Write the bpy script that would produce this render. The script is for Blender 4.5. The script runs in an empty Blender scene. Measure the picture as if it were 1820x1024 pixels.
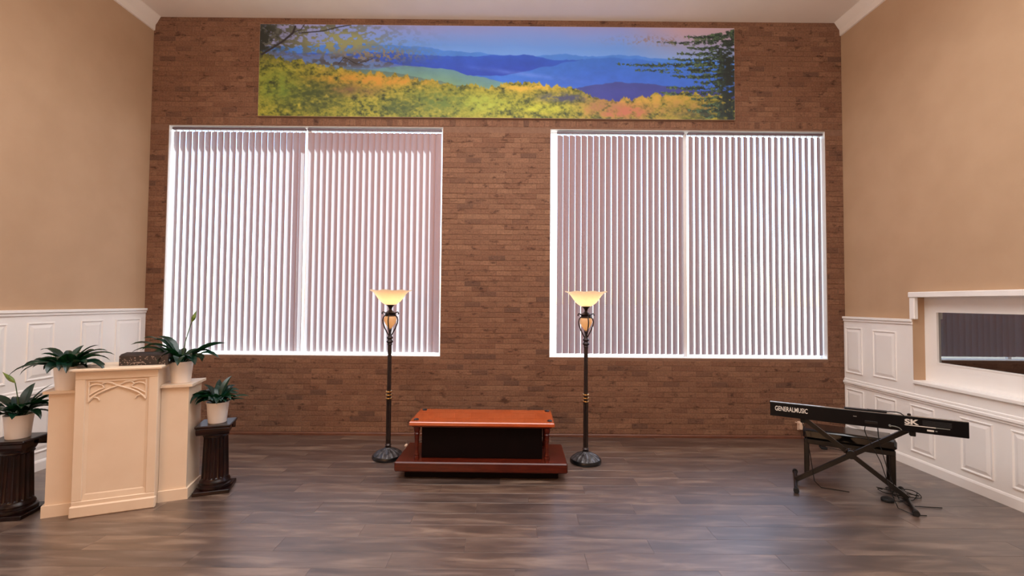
import bpy, math, random
import numpy as np
from mathutils import Vector, Matrix
random.seed(7); rng = np.random.default_rng(11)
S = bpy.context.scene; COL = S.collection
PI = math.pi; R = math.radians

# ------------------------------------------------------------------ camera
H = 1.6
cd = bpy.data.cameras.new('camera'); cam = bpy.data.objects.new('camera', cd); COL.objects.link(cam)
yaw, pitch, roll = -0.00175, 0.0314, 0.0081
r0 = Vector((math.cos(yaw), math.sin(yaw), 0)); f0 = Vector((-math.sin(yaw), math.cos(yaw), 0)); zz = Vector((0, 0, 1))
F = math.cos(pitch)*f0 + math.sin(pitch)*zz; U0 = -math.sin(pitch)*f0 + math.cos(pitch)*zz
RX = math.cos(roll)*r0 + math.sin(roll)*U0; UP = -math.sin(roll)*r0 + math.cos(roll)*U0
M = Matrix((RX, UP, -F)).transposed().to_4x4(); M.translation = Vector((0, 0, H)); cam.matrix_world = M
cd.sensor_width = 36; cd.lens = 800/1820*36; cd.clip_start = .05; cd.clip_end = 400
S.camera = cam
# ------------------------------------------------------------------ world, sun, lamps, exposure
W = bpy.data.worlds.new('world'); S.world = W; W.use_nodes = True
wn = W.node_tree.nodes; bg = wn['Background']
sky = wn.new('ShaderNodeTexSky'); sky.sky_type = 'NISHITA'; sky.sun_disc = False
sky.sun_elevation = R(60); sky.sun_rotation = R(58); sky.air_density = 1.0; sky.dust_density = 1.2; sky.ozone_density = .6
W.node_tree.links.new(sky.outputs[0], bg.inputs[0]); bg.inputs[1].default_value = .85
def lamp(kind, name, loc, energy, color, **kw):
    d = bpy.data.lights.new(name, kind); d.energy = energy; d.color = color
    for k, v in kw.items(): setattr(d, k, v)
    o = bpy.data.objects.new(name, d); o.location = loc; COL.objects.link(o); return o
def aim(o, to):
    o.rotation_euler = (Vector(to) - o.location).to_track_quat('-Z', 'Y').to_euler()
sun = lamp('SUN', 'sun', (6, 14, 20), 56.0, (1, .99, .98), angle=R(1.2))
el, az = R(60), R(58)
sv = Vector((math.sin(az)*math.cos(el), math.cos(az)*math.cos(el), math.sin(el)))
sun.rotation_euler = sv.to_track_quat('Z', 'Y').to_euler()
# warm room lights further back in the room, added neutral fills under the ceiling
a1 = lamp('AREA', 'room_light_warm', (-2.3, -2.8, 2.4), 104, (1, .54, .27), shape='RECTANGLE', size=2.6, size_y=1.2); aim(a1, (-.2, 5, .3))
a2 = lamp('AREA', 'ceiling_fill', (0, 2.7, 4.9), 185, (.95, .97, 1), shape='RECTANGLE', size=5.5, size_y=2.5); aim(a2, (0, 2.7, 0)); a2.data.spread = R(160)  # added fill that whitens wainscot and floor, no fixture there
a3 = lamp('AREA', 'upward_fill', (0, .5, 3.6), 195, (1, .95, .90), shape='RECTANGLE', size=5, size_y=2); aim(a3, (0, 1.6, 6))  # added upward fill to brighten the ceiling
S.view_settings.view_transform = 'Standard'; S.view_settings.look = 'None'
S.view_settings.exposure = 0.0; S.view_settings.gamma = 1; S.view_settings.use_curve_mapping = False
S.cycles.use_denoising = True
S.cycles.max_bounces = 10; S.cycles.diffuse_bounces = 5; S.cycles.sample_clamp_indirect = 8

# ------------------------------------------------------------------ helpers
def lin(c):
    c = np.asarray(c, float)/255.
    return np.where(c <= .04045, c/12.92, ((c+.055)/1.055)**2.4)
def L4(c): return (*[float(v) for v in lin(c)], 1)
def mat(name, c, rough=.5, c2=None, scale=6, metal=0, bump=0, bscale=60, spec=.5, rnd=0, stretch=None, detail=4, coat=0, translucent=None, lo=.35, hi=.65):
    m = bpy.data.materials.new(name); m.use_nodes = True; nt = m.node_tree; n = nt.nodes; b = n['Principled BSDF']
    b.inputs['Roughness'].default_value = rough; b.inputs['Metallic'].default_value = metal
    b.inputs['Specular IOR Level'].default_value = spec; b.inputs['Coat Weight'].default_value = coat
    tc = n.new('ShaderNodeTexCoord'); mp = n.new('ShaderNodeMapping'); nt.links.new(tc.outputs['Object'], mp.inputs[0])
    if stretch: mp.inputs['Scale'].default_value = stretch
    oi = n.new('ShaderNodeObjectInfo')
    if rnd:
        mu = n.new('ShaderNodeVectorMath'); mu.operation = 'SCALE'; mu.inputs[3].default_value = 37.0
        cb = n.new('ShaderNodeCombineXYZ')
        for i in range(3): nt.links.new(oi.outputs['Random'], cb.inputs[i])
        nt.links.new(cb.outputs[0], mu.inputs[0]); nt.links.new(mu.outputs[0], mp.inputs['Location'])
    col = None
    if c2 is not None:
        nz = n.new('ShaderNodeTexNoise'); nz.inputs['Scale'].default_value = scale; nz.inputs['Detail'].default_value = detail
        nt.links.new(mp.outputs[0], nz.inputs['Vector'])
        rp = n.new('ShaderNodeValToRGB'); rp.color_ramp.elements[0].position = lo; rp.color_ramp.elements[1].position = hi
        rp.color_ramp.elements[0].color = L4(c); rp.color_ramp.elements[1].color = L4(c2)
        nt.links.new(nz.outputs['Fac'], rp.inputs[0]); col = rp.outputs[0]
    else:
        b.inputs['Base Color'].default_value = L4(c)
    if rnd:
        hs = n.new('ShaderNodeHueSaturation')
        mr = n.new('ShaderNodeMapRange'); mr.inputs[3].default_value = 1-rnd; mr.inputs[4].default_value = 1+rnd
        nt.links.new(oi.outputs['Random'], mr.inputs[0]); nt.links.new(mr.outputs[0], hs.inputs['Value'])
        if col: nt.links.new(col, hs.inputs['Color'])
        else: hs.inputs['Color'].default_value = L4(c)
        col = hs.outputs[0]
    if col: nt.links.new(col, b.inputs['Base Color'])
    if bump:
        bz = n.new('ShaderNodeTexNoise'); bz.inputs['Scale'].default_value = bscale; bz.inputs['Detail'].default_value = 3
        nt.links.new(mp.outputs[0], bz.inputs['Vector'])
        bp = n.new('ShaderNodeBump'); bp.inputs['Strength'].default_value = bump; bp.inputs['Distance'].default_value = .01
        nt.links.new(bz.outputs['Fac'], bp.inputs['Height']); nt.links.new(bp.outputs[0], b.inputs['Normal'])
    if translucent:
        tr = n.new('ShaderNodeBsdfTranslucent'); tr.inputs[0].default_value = L4(translucent[0])
        mx = n.new('ShaderNodeMixShader'); mx.inputs[0].default_value = translucent[1]
        nt.links.new(b.outputs[0], mx.inputs[1]); nt.links.new(tr.outputs[0], mx.inputs[2])
        nt.links.new(mx.outputs[0], n['Material Output'].inputs[0])
    return m
def emit(name, c, s):
    m = bpy.data.materials.new(name); m.use_nodes = True; nt = m.node_tree; nt.nodes.clear()
    e = nt.nodes.new('ShaderNodeEmission'); e.inputs[0].default_value = L4(c); e.inputs[1].default_value = s
    o = nt.nodes.new('ShaderNodeOutputMaterial'); nt.links.new(e.outputs[0], o.inputs[0]); return m
def glass(name, tint, refl=.05):
    m = bpy.data.materials.new(name); m.use_nodes = True; nt = m.node_tree; nt.nodes.clear()
    t = nt.nodes.new('ShaderNodeBsdfTransparent'); t.inputs[0].default_value = (*tint, 1)
    g = nt.nodes.new('ShaderNodeBsdfGlossy'); g.inputs['Roughness'].default_value = 0.0
    mx = nt.nodes.new('ShaderNodeMixShader'); o = nt.nodes.new('ShaderNodeOutputMaterial')
    mx.inputs[0].default_value = refl; nt.links.new(t.outputs[0], mx.inputs[1]); nt.links.new(g.outputs[0], mx.inputs[2])
    nt.links.new(mx.outputs[0], o.inputs[0]); return m

class MB:
    def __init__(s): s.v = []; s.f = []; s.c = []
    def add(s, vs, fs, col=None):
        o = len(s.v); s.v += [tuple(v) for v in vs]; s.f += [tuple(i+o for i in f) for f in fs]
        s.c += [col]*len(vs); return s
    def box(s, x0, x1, y0, y1, z0, z1, col=None):
        return s.add([(x0,y0,z0),(x1,y0,z0),(x1,y1,z0),(x0,y1,z0),(x0,y0,z1),(x1,y0,z1),(x1,y1,z1),(x0,y1,z1)],
            [(0,3,2,1),(4,5,6,7),(0,1,5,4),(1,2,6,5),(2,3,7,6),(3,0,4,7)], col)
    def cbox(s, x0, x1, y0, y1, z0, z1, b=.004):   # chamfered box
        import itertools
        vs = []; c = ((x0+x1)/2, (y0+y1)/2, (z0+z1)/2); h = ((x1-x0)/2, (y1-y0)/2, (z1-z0)/2)
        idx = {}
        for sx, sy, sz in itertools.product((-1,1), repeat=3):
            sg = (sx, sy, sz)
            for ax in range(3):
                p = [c[k] + sg[k]*(h[k] - (0 if k == ax else b)) for k in range(3)]
                idx[(sx,sy,sz,ax)] = len(vs); vs.append(p)
        fs = []
        def q(keys, n):
            pts = [Vector(vs[idx[k]]) for k in keys]
            nn = (pts[1]-pts[0]).cross(pts[2]-pts[1])
            ids = [idx[k] for k in keys]
            fs.append(ids if nn.dot(Vector(n)) > 0 else ids[::-1])
        for ax in range(3):
            a, bb = [(1,2),(0,2),(0,1)][ax]
            for sg in (-1,1):
                ks = []
                for (i,j) in ((-1,-1),(1,-1),(1,1),(-1,1)):
                    t = [0,0,0]; t[ax] = sg; t[a] = i; t[bb] = j; ks.append((*t, ax))
                n = [0,0,0]; n[ax] = sg; q(ks, n)
            for i in (-1,1):
                for j in (-1,1):   # edges parallel to ax
                    t0 = [0,0,0]; t0[a] = i; t0[bb] = j; t1 = list(t0); t0[ax] = -1; t1[ax] = 1
                    n = [0,0,0]; n[a] = i; n[bb] = j
                    q([(*t0,a),(*t1,a),(*t1,bb),(*t0,bb)], n)
        for sx, sy, sz in itertools.product((-1,1), repeat=3):
            q([(sx,sy,sz,0),(sx,sy,sz,1),(sx,sy,sz,2)], (sx,sy,sz))
        return s.add(vs, fs)
    def lathe(s, prof, n=32, flute=None, cx=0, cy=0):
        # prof: (r,z[,flutedepth]) list from bottom to top
        vs = []; fs = []; m = len(prof)
        for i in range(n):
            a = 2*PI*i/n
            for p in prof:
                r = p[0]
                if flute and len(p) > 2 and p[2]: r = r - p[2]*abs(math.cos(flute*a/2))**1.0
                vs.append((cx+r*math.cos(a), cy+r*math.sin(a), p[1]))
        for i in range(n):
            for j in range(m-1):
                a, b = i*m+j, ((i+1) % n)*m+j
                fs.append((a, b, b+1, a+1))
        if prof[0][0] > 1e-4: fs.append(tuple(i*m for i in range(n))[::-1])
        if prof[-1][0] > 1e-4: fs.append(tuple(i*m+m-1 for i in range(n)))
        return s.add(vs, fs)
    def tube(s, pts, r, n=8):
        pts = [Vector(p) for p in pts]; vs = []; fs = []; up = Vector((0,0,1))
        prev = None
        for k, p in enumerate(pts):
            t = (pts[min(k+1, len(pts)-1)] - pts[max(k-1, 0)]).normalized()
            if prev is None:
                ref = Vector((0,0,1)) if abs(t.z) < .9 else Vector((1,0,0)); a = t.cross(ref).normalized()
            else: a = (prev - t*prev.dot(t)).normalized()
            prev = a; b = t.cross(a); rr = r[k] if isinstance(r, (list, tuple)) else r
            for i in range(n):
                ang = 2*PI*i/n; vs.append(p + (a*math.cos(ang)+b*math.sin(ang))*rr)
        for k in range(len(pts)-1):
            for i in range(n):
                j = (i+1) % n; fs.append((k*n+i, k*n+j, (k+1)*n+j, (k+1)*n+i))
        fs.append(tuple(range(n))[::-1]); fs.append(tuple((len(pts)-1)*n+i for i in range(n)))
        return s.add(vs, fs)
    def beam(s, p, q, w, h, side):   # rectangular bar p->q; side = direction of width w
        p = Vector(p); q = Vector(q); t = (q-p).normalized(); a = Vector(side); a = (a - t*a.dot(t)).normalized(); b = t.cross(a)
        vs = [e + a*i*w/2 + b*j*h/2 for e in (p, q) for i, j in ((-1,-1),(1,-1),(1,1),(-1,1))]
        return s.add(vs, [(0,3,2,1),(4,5,6,7),(0,1,5,4),(1,2,6,5),(2,3,7,6),(3,0,4,7)])
    def prism(s, poly, ax, a, b):   # poly of 2D pts, extruded along ax (0,1,2) from a to b
        def mk(p, t):
            return [(t,p[0],p[1]), (p[0],t,p[1]), (p[0],p[1],t)][ax]
        n = len(poly); vs = [mk(p, a) for p in poly] + [mk(p, b) for p in poly]
        fs = [tuple(range(n)), tuple(range(n, 2*n))[::-1]] + [(i, i+n, (i+1) % n+n, (i+1) % n) for i in range(n)]
        return s.add(vs, fs)
    def mesh(s, name, m, smooth=False):
        me = bpy.data.meshes.new(name); me.from_pydata(s.v, [], s.f); me.materials.append(m)
        import bmesh
        bm = bmesh.new(); bm.from_mesh(me); bmesh.ops.recalc_face_normals(bm, faces=bm.faces); bm.to_mesh(me); bm.free()
        if smooth:
            me.polygons.foreach_set('use_smooth', [True]*len(me.polygons))
            try: me.set_sharp_from_angle(angle=R(38))
            except Exception: pass
        if any(c is not None for c in s.c):
            at = me.color_attributes.new('tone', 'FLOAT_COLOR', 'POINT')
            at.data.foreach_set('color', np.array([c if c else (0,0,0,1) for c in s.c], np.float32).ravel())
        return me
    def build(s, name, m, parent=None, smooth=False):
        return link(name, s.mesh(name, m, smooth), parent)
def link(name, me, parent=None):
    o = bpy.data.objects.new(name, me); COL.objects.link(o)
    if parent: o.parent = parent
    return o
def tag(o, label=None, cat=None, group=None, kind=None):
    for k, v in (('label', label), ('category', cat), ('group', group), ('kind', kind)):
        if v: o[k] = v
    return o
def thing(name, label, cat, loc=(0,0,0), rz=0, group=None):
    o = bpy.data.objects.new(name, None); o.empty_display_size = .1; COL.objects.link(o); o.location = loc; o.rotation_euler = (0,0,rz)
    return tag(o, label, cat, group)
def struct(name, mb, m, **k): return tag(mb.build(name, m, **k), kind='structure')
def copy_tree(o, parent=None):
    c = o.copy(); COL.objects.link(c)
    if parent: c.parent = parent
    for ch in o.children: copy_tree(ch, c)
    return c

# ------------------------------------------------------------------ materials
MT = dict(
    wall=mat('wall_paint', (184,152,121), .75, (189,157,126), 3, bump=.05, bscale=220),
    white=mat('white_wainscot', (242,239,236), .38, (245,242,239), 4),
    ceil=mat('ceiling_paint', (236,226,216), .8, (239,229,219), 3),
    pulpit=mat('pulpit_paint', (226,203,178), .42, (229,207,183), 5),
    mortar=mat('mortar', (130,97,77), .9, (120,88,70), 30, bump=.3, bscale=150),
    frame=mat('white_frame', (235,235,235), .4),
    cherry=mat('cherry_wood_shaded', (66,20,11), .24, (84,28,14), 7, stretch=(1,9,9), spec=.3),  # base darkened to paint in the shade on the backlit front
    cherry_top_lit=mat('cherry_top_lit', (172,72,30), .10, (188,84,36), 5, stretch=(1,8,8), coat=.8),  # orange raised to paint the brick's reflection into the top
    darkwood=mat('dark_cabinet', (10,3,3), .7, (14,4,4), 6, spec=.1),
    black=mat('black_metal', (9,9,11), .35, (13,13,15), 20),
    iron=mat('bronze_iron', (38,30,30), .38, (54,42,38), 24, metal=.5),
    silver=mat('pewter_base', (92,90,92), .32, (44,42,42), 30, metal=.6),
    gold=mat('gold_trim', (212,176,120), .25, metal=1),
    marble=mat('brown_marble', (36,12,9), .28, (12,4,4), 9, detail=8, spec=.3),
    pot=mat('white_pot', (246,240,236), .45, (249,244,240), 5),
    soil=mat('soil', (30,20,14), .95, (46,32,22), 60),
    leaf=mat('leaf_green', (9,32,28), .30, (16,54,40), 14, rnd=.3, translucent=((40,110,50), .10)),
    bud=mat('bud_green', (120,140,60), .45, (70,96,40), 40),
    stem=mat('stem_green', (60,92,50), .5),
    case=mat('mottled_case', (52,40,38), .55, (30,24,24), 34, detail=6),
    speck=mat('case_pattern', (150,130,118), .6, (110,92,84), 30),
    kb=mat('keyboard_black', (5,5,9), .42, (8,8,12), 12, spec=.2),
    kb_glint=mat('keyboard_glint', (150,140,130), .2),
    ivory=mat('white_keys', (235,232,224), .25), ebony=mat('black_keys', (12,12,12), .3),
    print_=mat('white_print', (225,220,212), .5), print2=mat('grey_print', (120,122,118), .5),
    vinyl=mat('bench_vinyl', (12,11,11), .12, (16,15,15), 30, coat=.25, spec=.4),
    rubber=mat('rubber', (10,10,10), .7), cord=mat('brown_cord', (70,46,34), .6), cream=mat('cream_plastic', (222,190,165), .45),
)
# brick: tone from object random (single bricks) or from the vertex attribute (joined bricks)
def brick_mat(name, attr):
    m = bpy.data.materials.new(name); m.use_nodes = True; nt = m.node_tree; n = nt.nodes; b = n['Principled BSDF']
    b.inputs['Roughness'].default_value = .78; b.inputs['Specular IOR Level'].default_value = .3
    tc = n.new('ShaderNodeTexCoord')
    if attr:
        a = n.new('ShaderNodeAttribute'); a.attribute_name = 'tone'
        sep = n.new('ShaderNodeSeparateColor'); nt.links.new(a.outputs['Color'], sep.inputs[0]); rv = sep.outputs[0]
        vec = tc.outputs['Object']
    else:
        oi = n.new('ShaderNodeObjectInfo'); rv = oi.outputs['Random']
        va = n.new('ShaderNodeVectorMath'); va.operation = 'ADD'
        nt.links.new(tc.outputs['Object'], va.inputs[0]); nt.links.new(oi.outputs['Location'], va.inputs[1]); vec = va.outputs[0]
    rp = n.new('ShaderNodeValToRGB'); cr = rp.color_ramp
    cr.elements[0].color = L4((118,83,64)); cr.elements[1].color = L4((133,98,76))
    for pos, c in ((.05,(100,72,58)), (.11,(122,87,67)), (.42,(127,92,71)), (.62,(117,82,63)), (.82,(131,95,74))):
        e = cr.elements.new(pos); e.color = L4(c)
    nt.links.new(rv, rp.inputs[0])
    nz = n.new('ShaderNodeTexNoise'); nz.inputs['Scale'].default_value = 7; nz.inputs['Detail'].default_value = 6; nz.inputs['Roughness'].default_value = .65
    mp = n.new('ShaderNodeMapping'); mp.inputs['Scale'].default_value = (1,1,2.2); nt.links.new(vec, mp.inputs[0]); nt.links.new(mp.outputs[0], nz.inputs['Vector'])
    r2 = n.new('ShaderNodeValToRGB'); r2.color_ramp.elements[0].position = .345; r2.color_ramp.elements[1].position = .43
    r2.color_ramp.elements[0].color = (.30,.24,.22,1); r2.color_ramp.elements[1].color = (1,1,1,1)
    nt.links.new(nz.outputs['Fac'], r2.inputs[0])
    n3 = n.new('ShaderNodeTexNoise'); n3.inputs['Scale'].default_value = 55; n3.inputs['Detail'].default_value = 3; nt.links.new(vec, n3.inputs['Vector'])
    r3 = n.new('ShaderNodeValToRGB'); r3.color_ramp.elements[0].color = (.74,.72,.70,1); r3.color_ramp.elements[1].color = (1.18,1.16,1.14,1)
    r3.color_ramp.elements[0].position = .3; r3.color_ramp.elements[1].position = .7
    nt.links.new(n3.outputs['Fac'], r3.inputs[0])
    m1 = n.new('ShaderNodeMix'); m1.data_type = 'RGBA'; m1.blend_type = 'MULTIPLY'; m1.inputs[0].default_value = .85
    m2 = n.new('ShaderNodeMix'); m2.data_type = 'RGBA'; m2.blend_type = 'MULTIPLY'; m2.inputs[0].default_value = 1
    nt.links.new(rp.outputs[0], m1.inputs[6]); nt.links.new(r2.outputs[0], m1.inputs[7])
    nt.links.new(m1.outputs[2], m2.inputs[6]); nt.links.new(r3.outputs[0], m2.inputs[7])
    nt.links.new(m2.outputs[2], b.inputs['Base Color'])
    bp = n.new('ShaderNodeBump'); bp.inputs['Strength'].default_value = .5; bp.inputs['Distance'].default_value = .006
    nt.links.new(n3.outputs['Fac'], bp.inputs['Height']); nt.links.new(bp.outputs[0], b.inputs['Normal'])
    return m
BR1, BR2 = brick_mat('brick_single', False), brick_mat('brick_joined', True)
def plank_mat():
    m = bpy.data.materials.new('vinyl_plank'); m.use_nodes = True; nt = m.node_tree; n = nt.nodes; b = n['Principled BSDF']
    b.inputs['Roughness'].default_value = .42; b.inputs['Specular IOR Level'].default_value = 1.0; b.inputs['Coat Weight'].default_value = 1.0; b.inputs['Coat Roughness'].default_value = .34
    tc = n.new('ShaderNodeTexCoord'); oi = n.new('ShaderNodeObjectInfo')
    va = n.new('ShaderNodeVectorMath'); va.operation = 'MULTIPLY_ADD'; va.inputs[1].default_value = (1.0,5.5,1)
    cb = n.new('ShaderNodeVectorMath'); cb.operation = 'SCALE'; cb.inputs[0].default_value = (31,17,5); nt.links.new(oi.outputs['Random'], cb.inputs[3])
    nt.links.new(tc.outputs['Object'], va.inputs[0]); nt.links.new(cb.outputs[0], va.inputs[2])
    nz = n.new('ShaderNodeTexNoise'); nz.inputs['Scale'].default_value = 2.4; nz.inputs['Detail'].default_value = 5; nz.inputs['Roughness'].default_value = .55
    nz.inputs['Distortion'].default_value = .6
    nt.links.new(va.outputs[0], nz.inputs['Vector'])
    rp = n.new('ShaderNodeValToRGB'); cr = rp.color_ramp
    cr.elements[0].position = .28; cr.elements[0].color = L4((56,40,32)); cr.elements[1].position = .72; cr.elements[1].color = L4((130,111,98))
    e = cr.elements.new(.5); e.color = L4((90,71,61))
    nt.links.new(nz.outputs['Fac'], rp.inputs[0])
    r2 = n.new('ShaderNodeValToRGB'); c2 = r2.color_ramp
    c2.elements[0].color = (.62,.58,.58,1); c2.elements[1].color = (1.15,1.12,1.05,1)
    for p_, c_ in ((.3,(.9,.86,.82,1)), (.55,(.78,.78,.82,1)), (.8,(1.04,.98,.9,1))):
        e = c2.elements.new(p_); e.color = c_
    nt.links.new(oi.outputs['Random'], r2.inputs[0])
    mx = n.new('ShaderNodeMix'); mx.data_type = 'RGBA'; mx.blend_type = 'MULTIPLY'; mx.inputs[0].default_value = 1
    nt.links.new(rp.outputs[0], mx.inputs[6]); nt.links.new(r2.outputs[0], mx.inputs[7]); nt.links.new(mx.outputs[2], b.inputs['Base Color'])
    bp = n.new('ShaderNodeBump'); bp.inputs['Strength'].default_value = .05; bp.inputs['Distance'].default_value = .003
    nt.links.new(nz.outputs['Fac'], bp.inputs['Height']); nt.links.new(bp.outputs[0], b.inputs['Normal'])
    return m
PLANK = plank_mat()

# ------------------------------------------------------------------ room shell
D, XL, XR, ZC = 5.421, -4.400, 4.022, 5.061
YB = -4.2; T = .135
WA = (-4.182, -.846, .939, 3.724); WB = (.463, 3.813, .940, 3.713)
# back wall: mortar bed with two openings
mb = MB()
for x0, x1, z0, z1 in ((XL-.2, WA[0], -.1, ZC+.1), (WA[1], WB[0], -.1, ZC+.1), (WB[1], XR+.2, -.1, ZC+.1),
                       (WA[0], WA[1], -.1, WA[2]), (WA[0], WA[1], WA[3], ZC+.1), (WB[0], WB[1], -.1, WB[2]), (WB[0], WB[1], WB[3], ZC+.1)):
    mb.box(x0, x1, D-.001, D+T, z0, z1)
wall_back = struct('wall_back', mb, MT['mortar'])
MUR = (-3.087, 2.700, 3.827, 4.967)
def brick_geo(x0, x1, z0, z1, dy):
    y0, y1 = D-.004-dy, D+.006; b = .0025
    return ([(x0,y1,z0),(x1,y1,z0),(x1,y1,z1),(x0,y1,z1),(x0,y0+b,z0),(x1,y0+b,z0),(x1,y0+b,z1),(x0,y0+b,z1),
             (x0+b,y0,z0+b),(x1-b,y0,z0+b),(x1-b,y0,z1-b),(x0+b,y0,z1-b)],
            [(0,1,5,4),(1,2,6,5),(2,3,7,6),(3,0,4,7),(4,5,9,8),(5,6,10,9),(6,7,11,10),(7,4,8,11),(8,9,10,11)])
CH, BL, J = .0625, .192, .0055
bricks = []   # (x0,x1,z0,z1)
def holes(z0, z1):
    h = []
    for w in (WA, WB):
        if z1 > w[2]+.01 and z0 < w[3]-.005: h.append((w[0], w[1]))
    if z0 > MUR[2]-.01 and z1 < MUR[3]+.02: h.append((MUR[0]+.05, MUR[1]-.05))
    return h
def course(z0, z1, bl, off):
    segs = []; x = XL; 
    for a, b in sorted(holes(z0, z1)): segs.append((x, a)); x = b
    segs.append((x, XR))
    for a, b in segs:
        k = math.floor((a-XL-off)/bl); xx = XL+off+k*bl
        while xx < b-.002:
            p, q = max(a, xx), min(b, xx+bl)
            if q-p > .02: bricks.append((p+J/2, q-J/2, z0+J/2, z1-J/2))
            xx += bl
z = .036; i = 0
while z < 3.66:
    z1 = z+CH if z+CH < 3.70 else 3.726
    course(z, z1, BL, -(i % 2)*BL/2 - random.uniform(0, .015)); z = z1; i += 1
    if z > 3.72: break
course(3.732, 3.818, .0640, -.01)
z = 3.822
while z < ZC-.02:
    course(z, min(z+CH, ZC), BL, -(i % 2)*BL/2 - random.uniform(0, .02)); z += CH; i += 1
single = [b for b in bricks if WA[1]-.01 < b[0] and b[1] < WB[0]+.01 and b[1]-b[0] > .05 and .70 < b[2] < 3.66]
single = sorted(single, key=lambda b: b[2])[:300]; sset = set(single); shared = {}
for b in single:
    key = (round((b[1]-b[0])/.012), random.randint(0, 2))
    if key not in shared:
        w = (b[1]-b[0]); dy = (0, .0015, .003)[key[1]]
        g = brick_geo(-w/2, w/2, -(CH-J)/2, (CH-J)/2, dy); vs = [(v[0], v[1]-D, v[2]) for v in g[0]]
        m_ = MB(); m_.add(vs, g[1]); shared[key] = m_.mesh('brick', BR1)
    o = link('brick', shared[key], wall_back); o.location = ((b[0]+b[1])/2, D, (b[2]+b[3])/2)
mb = MB()
for b in bricks:
    if b in sset: continue
    g = brick_geo(*b, random.choice((0, 0, .0015, .003))); mb.add(*g, col=(random.random(), random.random(), random.random(), 1))
tag(mb.build('brickwork', BR2, wall_back), kind='stuff')
mb = MB(); mb.prism([(D-.004,0),(D-.020,0),(D-.020,.026),(D-.012,.036),(D-.004,.036)], 0, XL+.03, XR-.03)
struct('baseboard_back', mb, mat('base_wood', (92,54,38), .5, (110,66,46), 9, stretch=(1,6,6)))
# side walls, front wall, ceiling
NI0, NI1, NZ0, NZ1 = 2.62, 4.476, .862, 1.690     # recessed interior window (Y range, Z range)
RD = .085
mb = MB().box(XL-.15, XL, YB, D+.003, 0, ZC+.1); wall_left = struct('wall_left', mb, MT['wall'])
mb = MB()
mb.box(XR, XR+.16, YB, NI0, 0, ZC+.1).box(XR, XR+.16, NI1, D+.003, 0, ZC+.1).box(XR, XR+.16, NI0, NI1, 0, NZ0-.040).box(XR, XR+.16, NI0, NI1, NZ1, ZC+.1)
wall_right = struct('wall_right', mb, MT['wall'])
mb = MB().box(XL-.15, XR+.16, YB-.15, YB, 0, ZC+.1); struct('wall_front', mb, MT['wall'])
mb = MB().box(XL-.15, XR+.16, YB-.15, D+.003, ZC, ZC+.12); struct('ceiling', mb, MT['ceil'])
for k, (sx, X, zt) in enumerate(((1, XL, 4.885), (-1, XR, 4.895))):
    prof = [(X, zt), (X+sx*.018, zt+.004), (X+sx*.022, zt+.075), (X+sx*.040, zt+.10), (X+sx*.075, ZC-.012), (X+sx*.085, ZC), (X, ZC)]
    mb = MB(); mb.prism(prof, 1, YB, D-.006); struct('trim_%d' % (k+1), mb, MT['ceil'])
# floor with planks
mb = MB().box(XL-.15, XR+.16, YB-.15, D+T, -.12, -.004)
floor = struct('floor', mb, mat('floor_bed', (96,78,68), .4, (112,92,80), 3, stretch=(1,6,1)))
PW, PL, g = .178, 1.22, .0010
pm = MB(); pm.cbox(-PL/2+g/2, PL/2-g/2, -PW/2+g/2, PW/2-g/2, -.006, 0, .0006); pmesh = pm.mesh('plank', PLANK)
y = D-.004; row = 0
while y > 1.75:
    off = (row*.437 + random.uniform(-.08, .08)) % PL; x = XL - off
    while x < XR:
        a, b = max(x, XL), min(x+PL, XR)
        if b-a > .03:
            o = link('plank', pmesh, floor); o.location = ((a+b)/2, y-PW/2, random.uniform(-.0004, .0004)); o.scale = ((b-a)/PL, 1, 1)
        x += PL
    y -= PW; row += 1
yl = y
mb = MB()
while y > YB:
    x = XL - (row*.437 % PL)
    while x < XR:
        a, b = max(x, XL), min(x+PL, XR)
        if b-a > .03: mb.box(a+g/2, b-g/2, y-PW+g/2, y-g/2, -.006, 0)
        x += PL
    y -= PW; row += 1
tag(mb.build('planks_behind', PLANK, floor), kind='stuff')

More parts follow.
